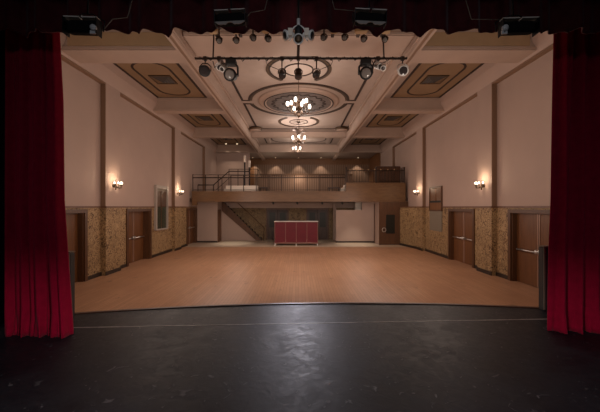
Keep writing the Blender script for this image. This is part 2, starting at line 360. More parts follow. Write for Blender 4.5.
# things on the ceiling: vents and round speakers
def vent(x, y, label):
    t = empty('ceiling_vent', (x, y, ZC - .006), label, 'vent', 'square diffusers in the side ceiling panels')
    MB().band([(-.38, -.38), (.38, -.38), (.38, .38), (-.38, .38)], .06, -.035, 0).build('frame', 'bandgold', t)
    for k, mt in enumerate(('vent_shade', 'vent_shade', 'gold', 'gold') if x < 0 else ('vent_shade', 'gold', 'gold', 'vent_shade')):  # shading painted per facet: near and inner sides dark, others lit
        a = PI / 2 * k; c, s_ = COS(a), SIN(a)
        R = lambda x_, y_: (x_ * c - y_ * s_, x_ * s_ + y_ * c)
        mb = MB()
        for i in range(4):
            r0, r1 = max(.36 - .10 * i, .02), .28 - .10 * i; r1 = max(r1, .01); z = -.02 - .03 * i
            p = [R(-r0, -r0), R(r0, -r0), R(r1, -r1), R(-r1, -r1)]
            zz = [z, z, z - .035, z - .035]
            mb.add([(*p[j], zz[j]) for j in range(4)] + [(*p[j], zz[j] + .006) for j in range(4)], [(0, 1, 2, 3), (7, 6, 5, 4), (0, 4, 5, 1), (1, 5, 6, 2), (2, 6, 7, 3), (3, 7, 4, 0)])
        mb.build('louvre', mt, t)
for s, n in ((-1, 'left'), (1, 'right')):
    for d, w_ in ((12.6, 'nearest the stage'), (18.1, 'in the middle panel'), (23.4, 'in the far panel by the balcony')):
        vent(s * 5.33, d, 'square metal air vent in %s side ceiling, %s' % (n, w_))
for s, n in ((-1, 'left'), (1, 'right')):
    t = empty('ceiling_speaker', (s * 2.72, 20.2, ZC - .022), 'round drum fitting on the ceiling, to the %s behind the big chandelier' % n, 'speaker', 'round ceiling drums')
    MB().lathe([(.36, 0), (.42, -.03), (.43, -.12), (.40, -.15), (.36, -.155)], n=28).build('drum', 'bronze', t)
    MB().lathe([(.35, -.150), (.33, -.175), (.1, -.19), (.01, -.19)], n=28).build('grille', 'soffit', t)

# ------------------------------------------------------------------ doors in the side walls
def wall_door(n, s, a, b, r, label):
    root = empty('door_%d' % n, (s * WR, (a + b) / 2, 0), label, None, None, 'structure')
    w2 = (b - a) / 2; X = lambda v: s * v           # local x grows outwards into the wall
    fr = MB()
    for y in (-w2 - .13, w2 - .0): fr.box(X(-.047), X(-.0), y, y + .13, 0, OZ + .057)
    fr.box(X(-.045), X(.0), -w2, w2, OZ - .06, OZ + .055)
    for y in (-w2, w2 - .05): fr.box(X(0), X(r + .06), y, y + .05, 0, OZ - .001)
    fr.box(X(0), X(r + .06), -w2 + .05, w2 - .05, OZ - .07, OZ - .001)
    fr.build('door_frame', 'framew', root)
    for k in (-1, 1):
        y0, y1 = (-w2 + .05, -.012) if k < 0 else (.012, w2 - .05)
        lf = MB().box(X(r), X(r + .045), y0, y1, .015, OZ - .07).build('door_leaf', 'doorw', root)
        st = MB().box(X(r - .015), X(r), (-.05 if k < 0 else .012), (-.012 if k < 0 else .05), .02, OZ - .08); st.build('edge_strip', 'stripm', lf)
        if n == 1: continue
        c0, c1 = (y0 + .12, -.07) if k < 0 else (.07, y1 - .12)
        pb = MB().tube([(X(r - .09), c0, 1.06), (X(r - .09), c1, 1.06)], .026, 10)
        pb.tube([(X(r - .09), c0, 1.06), (X(r), c0, 1.06)], .014); pb.tube([(X(r - .09), c1, 1.06), (X(r), c1, 1.06)], .014)
        pb.lathe([(.075, 0), (.075, .05), (.05, .08)], (X(r), (-.06 if k < 0 else .06), 1.06), (-s, 0, 0), 14)
        pb.build('push_bar', 'steel', lf)
wall_door(1, -1, 8.35, 10.3, .16, 'brown door nearest the stage in the left wall')
wall_door(2, -1, 12.95, 14.85, .27, 'dark double door with push bars halfway along the left wall')
wall_door(3, -1, 19.85, 21.55, .15, 'dark door in the left wall under the balcony')
wall_door(4, 1, 8.4, 10.4, .14, 'brown double door with push bars beside the right curtain')
wall_door(5, 1, 12.7, 14.62, .14, 'brown double door with push bars halfway along the right wall')

# display case / window on the left, shutters on the right
t = empty('window_1', (-WR, 16.0, 0), 'tall white framed window on the left wall', None, None, 'structure')
mb = MB()
for y in (-.7, .60): mb.box(.0, .12, y, y + .1, 1.28, 3.42)
mb.box(0, .115, -.6, .6, 3.30, 3.42); mb.box(0, .115, -.6, .6, 1.26, 1.33); mb.box(0, .13, -.71, .71, 3.42, 3.46)
mb.build('window_frame', 'frameg', t)
MB().box(0.002, .04, -.6, .6, 2.44, 3.18).build('window_pane', 'slat2', t); MB().box(0.002, .035, -.6, .6, 3.18, 3.30).build('blind_box', 'grey', t)
MB().box(0.04, .055, -.6, .6, 2.42, 2.47).build('glazing_bar', 'framew', t)
mb = MB().box(0.002, .04, -.6, .6, 1.33, 2.42); mb.build('window_pane', 'green', t)
MB().box(.04, .055, -.02, .02, 1.33, 3.18).build('glazing_bar', 'framew', t)
t = empty('window_2', (WR, 16.1, 0), 'wood shuttered opening with a pale board below on the right wall', None, None, 'structure')
mb = MB()
for y in (-.72, .66): mb.box(-.07, 0, y, y + .06, 2.26, 3.42)
mb.box(-.068, 0, -.66, .66, 3.36, 3.42); mb.box(-.08, 0, -.73, .73, 2.2, 2.26)
mb.build('window_frame', 'framew', t)
for k in (-1, 1):
    mb = MB(); y0, y1 = (-.66, -.01) if k < 0 else (.01, .66)
    for yy in (y0, y1 - .05): mb.box(-.045, -.01, yy, yy + .05, 2.72, 3.36)
    for i in range(12): mb.box(-.04, -.012, y0 + .05, y1 - .05, 2.74 + i * .052, 2.775 + i * .052)
    mb.build('shutter', 'bwall', t)
MB().box(-.06, -.005, -.66, .66, 2.62, 2.72).build('dark_gap', 'black', t)
MB().box(-.045, -.003, -.66, .66, 2.26, 2.62).build('lower_panel', 'bwall', t)
MB().box(-.05, -.001, -.69, .69, 1.2, 2.2).build('pale_board', 'grey', t)

# ------------------------------------------------------------------ balcony and what is under it
bl = MB().box(-WR, WR, DB + .1, BK, 2.75, 2.95)
struct('floor_balcony', bl, 'darkw', 'balcony floor slab')
fa = MB().box(-6.74, 2.99, DB, DB + .1, 2.75, 3.38); fa.box(-6.74, 6.74, DB - .03, DB + .1, 2.73, 2.79); fa.box(-6.74, 2.99, DB - .03, DB + .12, 3.35, 3.40)
fa.box(2.99, 6.74, DB, DB + .1, 2.79, 3.91); fa.box(2.96, 6.74, DB - .03, DB + .12, 3.88, 3.93)
struct('trim_3', fa, 'fascia', 'brown wood balcony fascia, taller at its right end')
struct('trim_4', MB().box(-6.74, px(197, DB), DB - .02, DB + .1, 2.5, 2.73), 'fascia', 'short drop of fascia at the left end of the balcony')
bw = MB()
W0, W1 = px(266, 23.6), px(289, 23.6); W2, W3 = px(306, 23.6), px(329, 23.6)
for a, b in ((-7, W0), (W1, W2), (W3, 7)): bw.box(a, b, 23.6, 23.8, 0, 2.33)
wr = struct('wall_back_lobby', bw, 'paperdim', 'dimmed gold wallpapered wall under the balcony')
struct('bulkhead', MB().box(-7, 7, 23.45, 23.8, 2.33, 2.75), 'wall', parent=wr)
def back_door(n, a, b, label):
    root = empty('door_%d' % n, ((a + b) / 2, 23.6, 0), label, None, None, 'structure'); w = (b - a) / 2
    fr = MB()
    for x in (-w, w - .1): fr.box(x, x + .1, -.04, .15, 0, 2.33)
    fr.box(-w + .1, w - .1, -.035, .15, 2.2, 2.33); fr.build('door_frame', 'framew', root)
    for x0, x1 in ((-w + .1, -.01), (.01, w - .1)):
        lf = MB().box(x0, x1, .05, .1, .01, 2.2).build('door_leaf', 'darkw', root)
        MB().box(x0 + .15, x1 - .15, .04, .055, .9, 2.0).build('glass', 'glassd', lf)
back_door(6, W0, W1, 'dark double door behind the left half of the red bar')
back_door(7, W2, W3, 'dark double door behind the right end of the red bar')
# closet block on the left, with a door in its side
cb = MB().box(-7, -5.51, 21.7, 23.6, 0, 2.75)
struct('wall_closet', cb, 'wall', 'pale boxed wall section under the left of the balcony')
root = empty('door_8', (-5.51, 22.15, 0), 'narrow dark door in the side of the pale closet block', None, None, 'structure')
MB().box(0, .03, -.42, .42, 0, 2.22).build('door_frame', 'framew', root); MB().box(.03, .045, -.36, .36, .01, 2.16).build('door_leaf', 'doorw', root)
# serving block on the right
rb = MB().box(px(336, 21.6), px(375, 21.6), 21.6, 21.8, .0, 2.2); rb.box(px(362, 21.6), px(375, 21.6), 21.6, 21.8, 2.2, 2.75); rb.box(px(374, 21.6), px(375, 21.6), 20.3, 21.6, 0, 2.75)
struct('wall_partition', rb, 'wall', 'pale partition wall under the right of the balcony')
struct('trim_5', MB().box(px(336, 21.6), px(375, 21.6), 21.57, 21.6, 0, .1), 'base', 'dark base strip of the pale partition')
struct('trim_8', MB().box(-6.88, -5.52, 21.67, 21.7, 0, .1), 'base', 'dark base strip of the closet block')
struct('trim_6', MB().box(px(333, 23.2), px(336, 23.2), 23.1, 23.3, 0, 2.75), 'wall', 'pale post beside the partition')
struct('trim_7', MB().box(px(355, 22.4), px(361, 22.4), 22.3, 22.7, 2.0, 2.75), 'white', 'pale duct above the partition')
x0, x1 = px(381, 20.0), px(401.5, 20.0)
root = empty('door_9', ((x0 + x1) / 2, 20.25, 0), 'brown door with a tall dark glass pane and a curved handle, right of the pale partition', None, None, 'structure'); w = (x1 - x0) / 2
fr = MB()
for x in (-w - .06, w - .05): fr.box(x, x + .11, -.045, .1, 0, 2.25)
fr.box(-w - .06, w + .5, -.05, .1, 2.25, 2.74); fr.box(w + .06, w + .1, -.02, .1, 0, 2.25)
fr.box(-w - .02 - .06, -w - .06, 1.1, 1.3, 0, 2.6)
fr.build('door_frame', 'framew', root)
lf = MB().box(-w + .05, w - .05, 0, .05, .01, 2.25).build('door_leaf', 'framew', root)
MB().box(-.26, .30, -.012, 0, .72, 1.92).build('glass', 'glassd', lf)
MB().tube([(-.40 + .12 * COS(a), -.06 - .0 * a, .96 + .13 * SIN(a)) for a in [PI / 2 - PI * 1.0 * i / 10 * 2 for i in range(11)][:-1]], .02, 8, True).build('handle', 'steel', lf)
# staircase under the balcony
t = empty('staircase', (-4.4, 23.1, 0), 'dark stringer staircase rising to the left above a pale triangular wall', 'stairs')
def L_(x, z): return (x + 4.4, z)
a0, a1 = px(221.5, 22.9), px(256.5, 22.9)
MB().prism([L_(a0, .0), L_(a1, .0), L_(a0, pz(210, 22.9))], -.15, .2).build('side_panel', 'wall', t)
MB().prism([L_(a1 - .02, 0), L_(a1 + .38, 0), L_(a0 + .15, 2.74), L_(a0 - .05, 2.74), L_(a0 - .05, pz(210, 22.9))], -.22, -.15).build('stringer', 'framew', t)
st = MB(); n = 13
for i in range(n):
    xx = a1 + .3 - (a1 + .3 - a0) * i / n; z = 2.7 * (i + 1) / n
    st.box(xx - .22 + 4.4, xx + 4.4, -.15, .45, z - .21, z - .02)
st.build('steps', 'darkw', t)
hr = MB().tube([(a1 + .55 + 4.4, -.18, .9), (a0 + 1.15 + 4.4, -.18, 2.7)], .025); hr.tube([(a1 + .5 + 4.4, -.18, .0), (a1 + .55 + 4.4, -.18, .9)], .025)
hr.build('handrail', 'framew', t)

# red bar
x0, x1 = px(274.5, 19.9), px(318, 19.9); wd = (x1 - x0)
t = empty('portable_bar', ((x0 + x1) / 2, 19.9, 0), 'dark red panelled portable bar with pale metal edging on the hall floor', 'bar')
h = wd / 2; TZ = 1.5
for i in range(4):
    a = -h + .03 + (wd - .06) * i / 4; b = a + (wd - .06) / 4
    MB().box(a + .02, b - .02, .01, .035, .2, TZ - .05).build('front_panel', 'redp', t)
fr = MB().box(-h, h, 0, .05, TZ - .055, TZ - .02); fr.box(-h, h, 0, .05, .13, .19)
for i in range(5):
    a = -h + .02 + (wd - .04) * i / 4; fr.box(a - .018, a + .018, -.004, .04, .15, TZ - .04)
fr.build('frame', 'redf', t)
MB().bbox(-h - .02, h + .02, -.03, .62, TZ - .02, TZ + .015, .006).build('counter_top', 'silver', t)
for s in (-1, 1): MB().box(s * h, s * (h - .025), .05, .58, .14, TZ - .03).build('side_panel', 'redp', t)
for x in (-h + .03, 0, h - .03):
    for y in (.03, .55): MB().box(x - .025, x + .025, y - .025, y + .025, 0, .14).build('leg', 'silver', t)

# balcony railings
def rail(root, pts, r, name='handrail', mat='iron'): return MB().tube(pts, r, 8).build(name, mat, root)
xl, xr = px(192.6, DB), px(345.2, DB)
t = empty('balcony_railing', ((xl + xr) / 2, DB + .05, 3.38), 'long thin dark railing on the left and centre of the balcony front', 'railing')
hw = (xr - xl) / 2; zt, zm = pz(174.7, DB) - 3.38, pz(177.6, DB) - 3.38
rail(t, [(-hw, 0, zt), (hw, 0, zt)], .016); rail(t, [(-hw, 0, zm), (hw, 0, zm)], .032); rail(t, [(-hw, 0, .1), (hw, 0, .1)], .014, 'bottom_rail')
for i in range(13):
    x = -hw + 2 * hw * i / 12; MB().box(x - .022, x + .022, -.022, .022, 0, zt + (.03 if i == 0 else 0)).build('post', 'iron', t)
xl, xr = px(346, DB), px(405, DB)
t = empty('raised_railing', ((xl + xr) / 2, DB + .05, 3.91), 'dark baluster railing with small round finials on the raised right end of the balcony', 'railing')
hw = (xr - xl) / 2 - .03; zr = pz(170.5, DB) - 3.91
rail(t, [(-hw, 0, zr), (hw, 0, zr)], .03); rail(t, [(-hw, 0, .08), (hw, 0, .08)], .02, 'bottom_rail')
for x in (-hw, px(376, DB) - (xl + xr) / 2, hw): MB().box(x - .035, x + .035, -.035, .035, 0, zr + .22).build('post', 'iron', t)
for i in range(20):
    x = -hw + 2 * hw * (i + .5) / 20; MB().tube([(x, 0, .08), (x, 0, zr)], .012, 6).build('baluster', 'iron', t)
for p in (350, 357, 363, 368.5, 375, 381, 388, 394.5):
    x = px(p, DB) - (xl + xr) / 2; MB().lathe([(.01, 0), (.03, .01), (.045, .045), (.03, .08), (.005, .09)], (x, 0, zr + .02), n=10).build('finial', 'brass', t)
# rail of the steps rising on the left of the balcony
t = empty('stair_rail', (px(213, 21.2), 21.2, 2.95), 'dark handrail climbing beside the pale steps on the left of the balcony', 'railing')
def S(xp, yp): return (px(xp, 21.2) - px(213, 21.2), 0, pz(yp, 21.2) - 2.95)
rail(t, [S(198, 185), S(213.5, 185), S(229, 171.3), S(250, 171.3)], .035)
rail(t, [S(204, 190), S(216, 190), S(232, 175.5), S(250, 175.5)], .018, 'mid_rail'); rail(t, [S(229, 169.2), S(258, 169.2), S(262, 178)], .018, 'upper_rail')
for xp, yp in ((198, 185), (213.5, 185), (222, 177.5), (229, 169.2), (238, 169.2), (250, 169.2), (258, 169.2)):
    q = S(xp, yp); MB().box(q[0] - .02, q[0] + .02, -.02, .02, 0, q[2]).build('post', 'iron', t)
stp = MB()
p0, p1, D2 = px(221, 20.7), px(257.5, 20.7), 20.5
for i in range(4):
    stp.box(p0 + .12 * i, p1, D2, D2 + .62, 2.95 + (pz(185.8, 20.7) - 2.95) * i / 4, 2.95 + (pz(185.8, 20.7) - 2.95) * (i + 1) / 4)
tag(stp.build('platform_steps', 'white', None), 'pale painted steps and platform behind the left balcony railing', 'steps')
# tall poles with pale heads
for xp, yt, nm in ((244.6, 155.5, 'taller and leftmost'), (249.3, 160.5, 'shorter and rightmost')):
    zb = 2.95; t = empty('speaker_pole', (px(xp, 21.9), 21.95, zb), 'slim black pole with a pale head on the balcony, the %s of two' % nm, 'pole', 'poles on the balcony platform')
    H = pz(yt, 21.95) - zb
    MB().lathe([(.16, 0), (.16, .02), (.03, .04)], n=16).build('base', 'black', t)
    MB().tube([(0, 0, .03), (0, 0, H - .45)], .045, 10).build('pole', 'black', t)
    MB().bbox(-.075, .075, -.05, .05, H - .47, H, .02).build('head', 'white', t)
# half wall, bench, cabinet on the balcony
struct('wall_balcony_screen', MB().box(px(262, 24.6), px(352, 24.6), 24.6, 24.72, 2.95, pz(175.3, 24.6)), 'slat', 'low slatted wood screen wall across the middle of the balcony')
struct('trim_9', MB().box(px(261.5, 24.6), px(352.5, 24.6), 24.52, 24.8, pz(175.3, 24.6), pz(174, 24.6)), 'fascia', 'wood cap of the slatted screen wall')
def bench(x0, x1, y, label):
    t = empty('bench', ((x0 + x1) / 2, y, 2.95), label, 'bench'); w = (x1 - x0) / 2; top = pz(187.3, y) - 2.95
    MB().bbox(-w, w, -.2, .2, top - .07, top, .01).build('seat', 'darkw', t)
    for x in (-w + .08, w - .08):
        for yy in (-.15, .15): MB().box(x - .03, x + .03, yy - .03, yy + .03, 0, top - .07).build('leg', 'darkw', t)
bench(px(328, 21), px(340, 21), 21.0, 'low dark bench on the balcony left of the raised end')
bench(px(259, 21.3), px(268, 21.3), 21.3, 'low dark bench on the balcony beside the pale platform')
q = MB().prism([(px(340.5, 21), 2.95), (px(346.5, 21), 2.95), (px(346.5, 21), pz(184, 21)), (px(344.5, 21), pz(185, 21)), (px(343.5, 21), pz(187, 21)), (px(340.5, 21), pz(188.5, 21))], 20.8, 21.3)
tag(q.build('step_block', 'white', None), 'small pale stepped block at the foot of the raised balcony end', 'steps')
struct('floor_raised', MB().box(px(346.8, 20.4), WR - .18, 20.31, 24.0, 2.95, 3.88), 'fascia', 'raised platform at the right end of the balcony')
cx0, cx1, cd = px(376.5, 21.2), px(400.5, 21.2), 21.2
t = empty('slatted_cabinet', ((cx0 + cx1) / 2, cd, 3.88), 'dark brown slatted wood cabinet standing behind the raised balcony railing', 'cabinet')
w = (cx1 - cx0) / 2; ch = pz(166.3, cd) - 3.88
MB().bbox(-w, w, 0, .5, 0, ch, .02).build('body', 'darkw', t)
for i in range(3):
    a = -w + .03 + (2 * w - .06) * i / 3; b = a + (2 * w - .06) / 3 - .03; d = MB()
    for k in range(6):
        xa = a + (b - a) * k / 6; d.box(xa, xa + (b - a) / 6 - .02, -.025, .0, .06, ch - .06)
    d.build('door', 'framew', t)

# ------------------------------------------------------------------ lamps of the hall
def chandelier(x, y, zb, ztop, R0, nb, label, crown=False, s=1.):
    t = empty('chandelier', (x, y, zb), label, 'chandelier', 'chandeliers along the hall')     # origin: level of the bulbs' base
    rt = ztop - zb
    MB().lathe([(.02, rt - .08), (.10, rt - .04), (.12, rt)], n=16).build('canopy', 'bronze', t)
    MB().tube([(0, 0, .1), (0, 0, rt - .05)], .012, 6).build('rod', 'bronze', t)
    MB().lathe([(.003, -.42 * s), (.03 * s, -.38 * s), (.075 * s, -.33 * s), (.03 * s, -.27 * s), (.05 * s, -.2 * s), (.12 * s, -.14 * s), (.14 * s, -.09 * s), (.06 * s, -.03 * s), (.04 * s, .06), (.07 * s, .12), (.02, .2)], n=18).build('body', 'bronze', t)
    if crown:
        MB().lathe([(.05, .22), (.12, .26), (.2, .40), (.42, .48), (.44, .52), (.2, .55), (.02, .6)], n=22).build('crown', 'iron', t)
    for k in range(nb):
        a = 2 * PI * (k + .5) / nb; c, q = COS(a), SIN(a)
        up = .13 if (k % 2 and nb == 8) else 0.; R = R0 * (.68 if up else 1.)
        P = [(.06 * s, -.1 * s), (.16 * s, -.2 * s), (.3 * s, -.22 * s), (R * .92, -.16 * s + up), (R, -.06 * s + up)]
        am = MB().tube([(r * c, r * q, z) for r, z in P], .016, 6); am.lathe([(.015, -.07), (.05, -.045), (.055, -.03)], (R * c, R * q, up), n=10)
        ao = am.build('arm', 'bronze', t)
        MB().lathe([(.02, -.02), (.04, .0), (.052, .05), (.048, .1), (.028, .14), (.004, .155)], (R * c, R * q, up), n=12).build('bulb', 'bulb', ao)
    return t
chandelier(0, 11.75, pz(107, 11.75), ZC - .001, .44, 8, 'large glowing chandelier nearest the stage')
chandelier(0, 18.9, pz(139, 18.9), ZC - .001, .40, 6, 'second chandelier, with a dark crown above its bulbs', True)
chandelier(px(297, 23.7), 23.7, pz(149, 23.7), ZC - .001, .3, 5, 'farthest and smallest looking chandelier before the balcony', False, .7)
def sconce(s, y, label):
    t = empty('wall_sconce', (s * WP, y, 3.18), label, 'wall lamp', 'branched wall sconces on the pilasters')
    MB().lathe([(.075, 0), (.07, .015), (.03, .03)], (0, 0, 0), (-s, 0, 0), 16).build('backplate', 'bronze', t)
    MB().lathe([(.005, -.16), (.03, -.13), (.015, -.09), (.04, -.04), (.025, .02), (.012, .1), (.02, .17), (.004, .22)], (-s * .09, 0, 0), n=12).build('stem', 'bronze', t)
    for k in range(5):
        a = -1.25 + 2.5 * k / 4; dx, dy = COS(a), SIN(a); R = .2
        P = [(.02, -.02), (.08, -.08), (.17, -.09), (R, -.03), (R, .03)]
        am = MB().tube([(-s * (.09 + r * dx), r * dy, z) for r, z in P], .011, 6); am.lathe([(.012, .02), (.035, .04), (.035, .05)], (-s * (.09 + R * dx), R * dy, 0), n=10)
        ao = am.build('arm', 'bronze', t)
        MB().lathe([(.012, .045), (.026, .065), (.028, .095), (.016, .12), (.003, .14)], (-s * (.09 + R * dx), R * dy, 0), n=10).build('bulb', 'bulb2', ao)
for s, n in ((-1, 'left'), (1, 'right')):
    for y, w_ in ((11.65, 'nearer the stage'), (17.9, 'nearer the balcony')): sconce(s, y, 'lit five armed brass sconce on the %s wall, %s' % (n, w_))
DL = []
for i, (xp, y, z, w_) in enumerate(((253, 29.8, 7.0, 'leftmost'), (275.5, 29.8, 7.0, 'second from the left'), (298.5, 29.8, 7.0, 'in the middle'), (321, 29.8, 7.0, 'right of the middle'), (358, 29.8, 7.0, 'rightmost'))):
    t = empty('downlight', (px(xp, y), y, z), 'tiny lit downlight in the ceiling over the balcony, %s' % w_, 'downlight', 'downlights over the balcony')
    MB().lathe([(.06, 0), (.06, -.01), (.045, -.012)], n=16).build('trim_ring', 'white', t); MB().lathe([(.04, -.011), (.035, -.02), (.01, -.022)], n=14).build('lamp', 'down', t); DL.append((px(xp, y), y, z))
for xp, w_ in ((226, 'left'), (237, 'right')):
    t = empty('ceiling_spot', (px(xp, 25.3), 25.3, ZC - .016), 'small lit spot in the far left ceiling panel, %s of a pair' % w_, 'downlight', 'pair of spots in the far left ceiling panel')
    MB().lathe([(.08, 0), (.08, -.02), (.06, -.025)], n=14).build('trim_ring', 'white', t); MB().lathe([(.05, -.024), (.045, -.04), (.01, -.045)], n=12).build('lamp', 'down', t)
for xp, w_ in ((273, 'left end'), (297, 'middle'), (322, 'right of the middle'), (342, 'right end')):
    t = empty('track_spotlight', (px(xp, 20.6), 20.6, 2.75), 'small black spotlight under the balcony edge, %s of the row' % w_, 'spotlight', 'black spotlights under the balcony edge')
    MB().box(-.03, .03, -.03, .03, -.04, 0).build('bracket', 'black', t); MB().lathe([(.03, 0), (.06, .03), (.065, .17), (.055, .18)], (-.0, .08, -.085), (.15, -1, -.25), 12).build('can', 'black', t)

# ------------------------------------------------------------------ lighting rig
def tube_line(mb, pts, r=.008): return mb.tube(pts, r, 6)
PD = 8.0; PZ = pz(58.5, PD)
t = empty('lighting_pipe', (0, PD, PZ), 'long dark lighting pipe hung across the hall below the ceiling', 'pipe')
MB().tube([(px(195, PD), 0, 0), (px(407, PD), 0, 0)], .028, 10).build('pipe', 'iron', t)
for xp in (213, 384, 298):
    x = px(xp, PD); MB().tube([(x, 0, .0), (x + (.02 if xp < 300 else -.02), 0, .5), (x, 0, ZC - PZ)], .02 if xp != 298 else .035, 8).build('hanger', 'iron', t)
mb = MB()
for i in range(26):
    x = px(200 + 8 * i, PD); mb = mb.tube([(x, -.03, .03), (x + .07, -.035, -.045 - .02 * (i % 3)), (x + .17, -.03, .02)], .012, 5)
mb.build('cable', 'black', t)
def hang_lamp(name, xp, yp, D, label, r=.12, ln=.26, aim=(0, -1, -.55), body='black', lens='lens', zt=None, group=None, bracket='iron', yk='iron'):
    z = pz(yp, D); x = px(xp, D); zt = zt if zt is not None else PZ
    t = empty(name, (x, D, z), label, 'stage light', group)
    a = Vector(aim).normalized(); h = zt - z
    MB().lathe([(r * .55, -ln * .6), (r * .8, -ln * .5), (r * .86, -ln * .1), (r, 0), (r * 1.03, ln * .35), (r * 1.08, ln * .42), (r * .95, ln * .44)], (0, 0, 0), a, 18).build('housing', body, t)
    MB().lathe([(r * .9, ln * .43), (r * .7, ln * .47), (r * .1, ln * .49)], (0, 0, 0), a, 16).build('lens', lens, t)
    w = r * 1.12; sid = Vector((1, 0, 0))
    MB().tube([sid * -w * .95, sid * -w + Vector((0, 0, r * .9)), Vector((-w * .5, 0, min(r * 1.5, h - .02))), Vector((w * .5, 0, min(r * 1.5, h - .02))), sid * w + Vector((0, 0, r * .9)), sid * w * .95], .014, 6).build('yoke', yk, t)
    c = MB().tube([(0, 0, min(r * 1.5, h - .02)), (0, 0, h)], .016, 6); c.box(-.04, .04, -.04, .04, h - .05, h + .04); c.build('clamp', bracket, t)
    return t
def mover(xp, yp, label):
    D = PD; x = px(xp, D); z = pz(yp, D); t = empty('moving_head_light', (x, D, z), label, 'stage light', 'moving head lights on the pipe')
    h = PZ - z
    MB().bbox(-.13, .13, -.1, .1, h - .18, h - .04, .02).build('base', 'black', t); MB().box(-.03, .03, -.03, .03, h - .04, h + .03).build('clamp', 'black', t)
    for s in (-1, 1): MB().prism([(s * .13, h - .15), (s * .18, h - .2), (s * .185, -.06), (s * .15, -.08), (s * .145, h - .22), (s * .1, h - .18)], -.05, .05).build('yoke_arm', 'black', t)
    a = Vector((-.1, -1, -.25)).normalized()
    hd = MB().lathe([(.07, -.17), (.12, -.14), (.14, -.02), (.145, .06), (.16, .12), (.15, .14)], (0, 0, -.06), a, 20).build('head', 'black', t)
    MB().lathe([(.125, .135), (.10, .155), (.02, .165)], (0, 0, -.06), a, 18).build('lens', 'glassl', hd)
mover(231.3, 73, 'black moving head light near the left end of the pipe')
mover(365.5, 71.5, 'black moving head light near the right end of the pipe')
hang_lamp('par_can', 205.2, 71.5, PD, 'round black stage lamp at the left end of the pipe', .13, .24, (.1, -1, -.25), group='lamps on the hall pipe')
hang_lamp('par_can', 402.5, 71.2, PD, 'silver rimmed round stage lamp at the right end of the pipe', .12, .24, (-.1, -1, -.3), 'silver', group='lamps on the hall pipe', yk='silver')
for xp, yp, s_ in ((219, 67.5, 'left'), (378, 66.5, 'right')):
    t = hang_lamp('spot_cluster', xp, yp, PD, 'silver double spotlight beside the %s moving head' % s_, .075, .2, (.5, -1, -.5), 'silver', 'lens', yk='silver', group='silver double spotlights on the pipe')
    MB().lathe([(.04, -.12), (.065, -.08), (.07, .05), (.075, .1), (.06, .11)], (.13, -.03, -.03), Vector((-.4, -1, -.8)), 14).build('second_housing', 'silver', t)
    MB().lathe([(.05, .11), (.01, .12)], (.13, -.03, -.03), Vector((-.4, -1, -.8)), 12).build('second_lens', 'lens', t)
    MB().tube([(-.15, 0, .15), (-.1, -.05, -.02), (.05, -.06, .05), (.2, 0, .12)], .012, 6).build('cable', 'black', t)
for xp, s_, am in ((282, 'left', (.15, -.9, -.8)), (298.3, 'middle', (0, -.5, -1)), (316.5, 'right', (-.15, -.9, -.7))):
    t = hang_lamp('hanging_spotlight', xp, 74, PD, 'brown black spotlight hanging from the middle of the pipe, %s of three' % s_, .085, .27, am, 'iron', 'lens', group='three spotlights in the middle of the pipe')
    if s_ != 'middle':
        q = .12 if s_ == 'left' else -.12
        MB().tube([(q * -.5, 0, .1), (q * -3, 0, .22), (q * -3.4, 0, .33), (q * -2.4, 0, PZ - pz(74, PD))], .008, 6).build('cable', 'black', t)
# upper row, just visible under the valance
UD = 6.3; UZ = pz(26, UD)
t = empty('upper_pipe', (0, UD, UZ), 'pipe carrying the small lamps behind the bottom of the valance', 'pipe')
MB().tube([(px(195, UD), 0, 0), (px(405, UD), 0, 0)], .025, 8).build('pipe', 'iron', t)
for xp in (205, 395):
    MB().tube([(px(xp, UD), 0, 0), (px(xp, UD), 0, ZC - UZ)], .012, 6).build('hanger', 'iron', t)
for i, (xp, yp, w_) in enumerate(((219, 41, 'leftmost'), (236, 41, 'second from the left'), (253, 38.5, 'third from the left'), (268, 39.5, 'just left of the silver cluster'), (324, 38, 'just right of the silver cluster'), (345, 38, 'third from the right'), (364, 39.5, 'second from the right'), (385, 40, 'rightmost'))):
    hang_lamp('small_spotlight', xp, yp, UD, 'small brown spotlight peeking under the valance, %s of its row' % w_, .052, .15, (.35 if xp < 298 else -.35, -1, -.45), 'iron', 'glassl', UZ, 'small spotlights under the valance', yk='bronze')
for i, (x0, x1, y1, w_) in enumerate(((209, 218, 33.6, 'leftmost'), (232, 244, 33.2, 'second from the left'), (262, 269, 33, 'left of the silver cluster'), (330, 338, 33.2, 'right of the silver cluster'), (354, 367, 33.4, 'second from the right'), (381, 390, 33.4, 'rightmost'))):
    mb = MB().bbox(px(x0, 6.0), px(x1, 6.0), 5.9, 6.05, pz(y1, 6.0), pz(28, 6.0), .02)
    t = mb.build('lamp_housing', 'amber', None); tag(t, 'amber brown lamp housing half hidden by the valance, %s' % w_, 'stage light', 'amber housings above the valance edge')
    MB().box((px(x0, 6.0) + px(x1, 6.0)) / 2 - .03, (px(x0, 6.0) + px(x1, 6.0)) / 2 + .03, 5.95, 6.3, pz(28, 6.0) - .02, pz(28, 6.0) + .03).build('bracket', 'iron', t)
BZ = 4.62
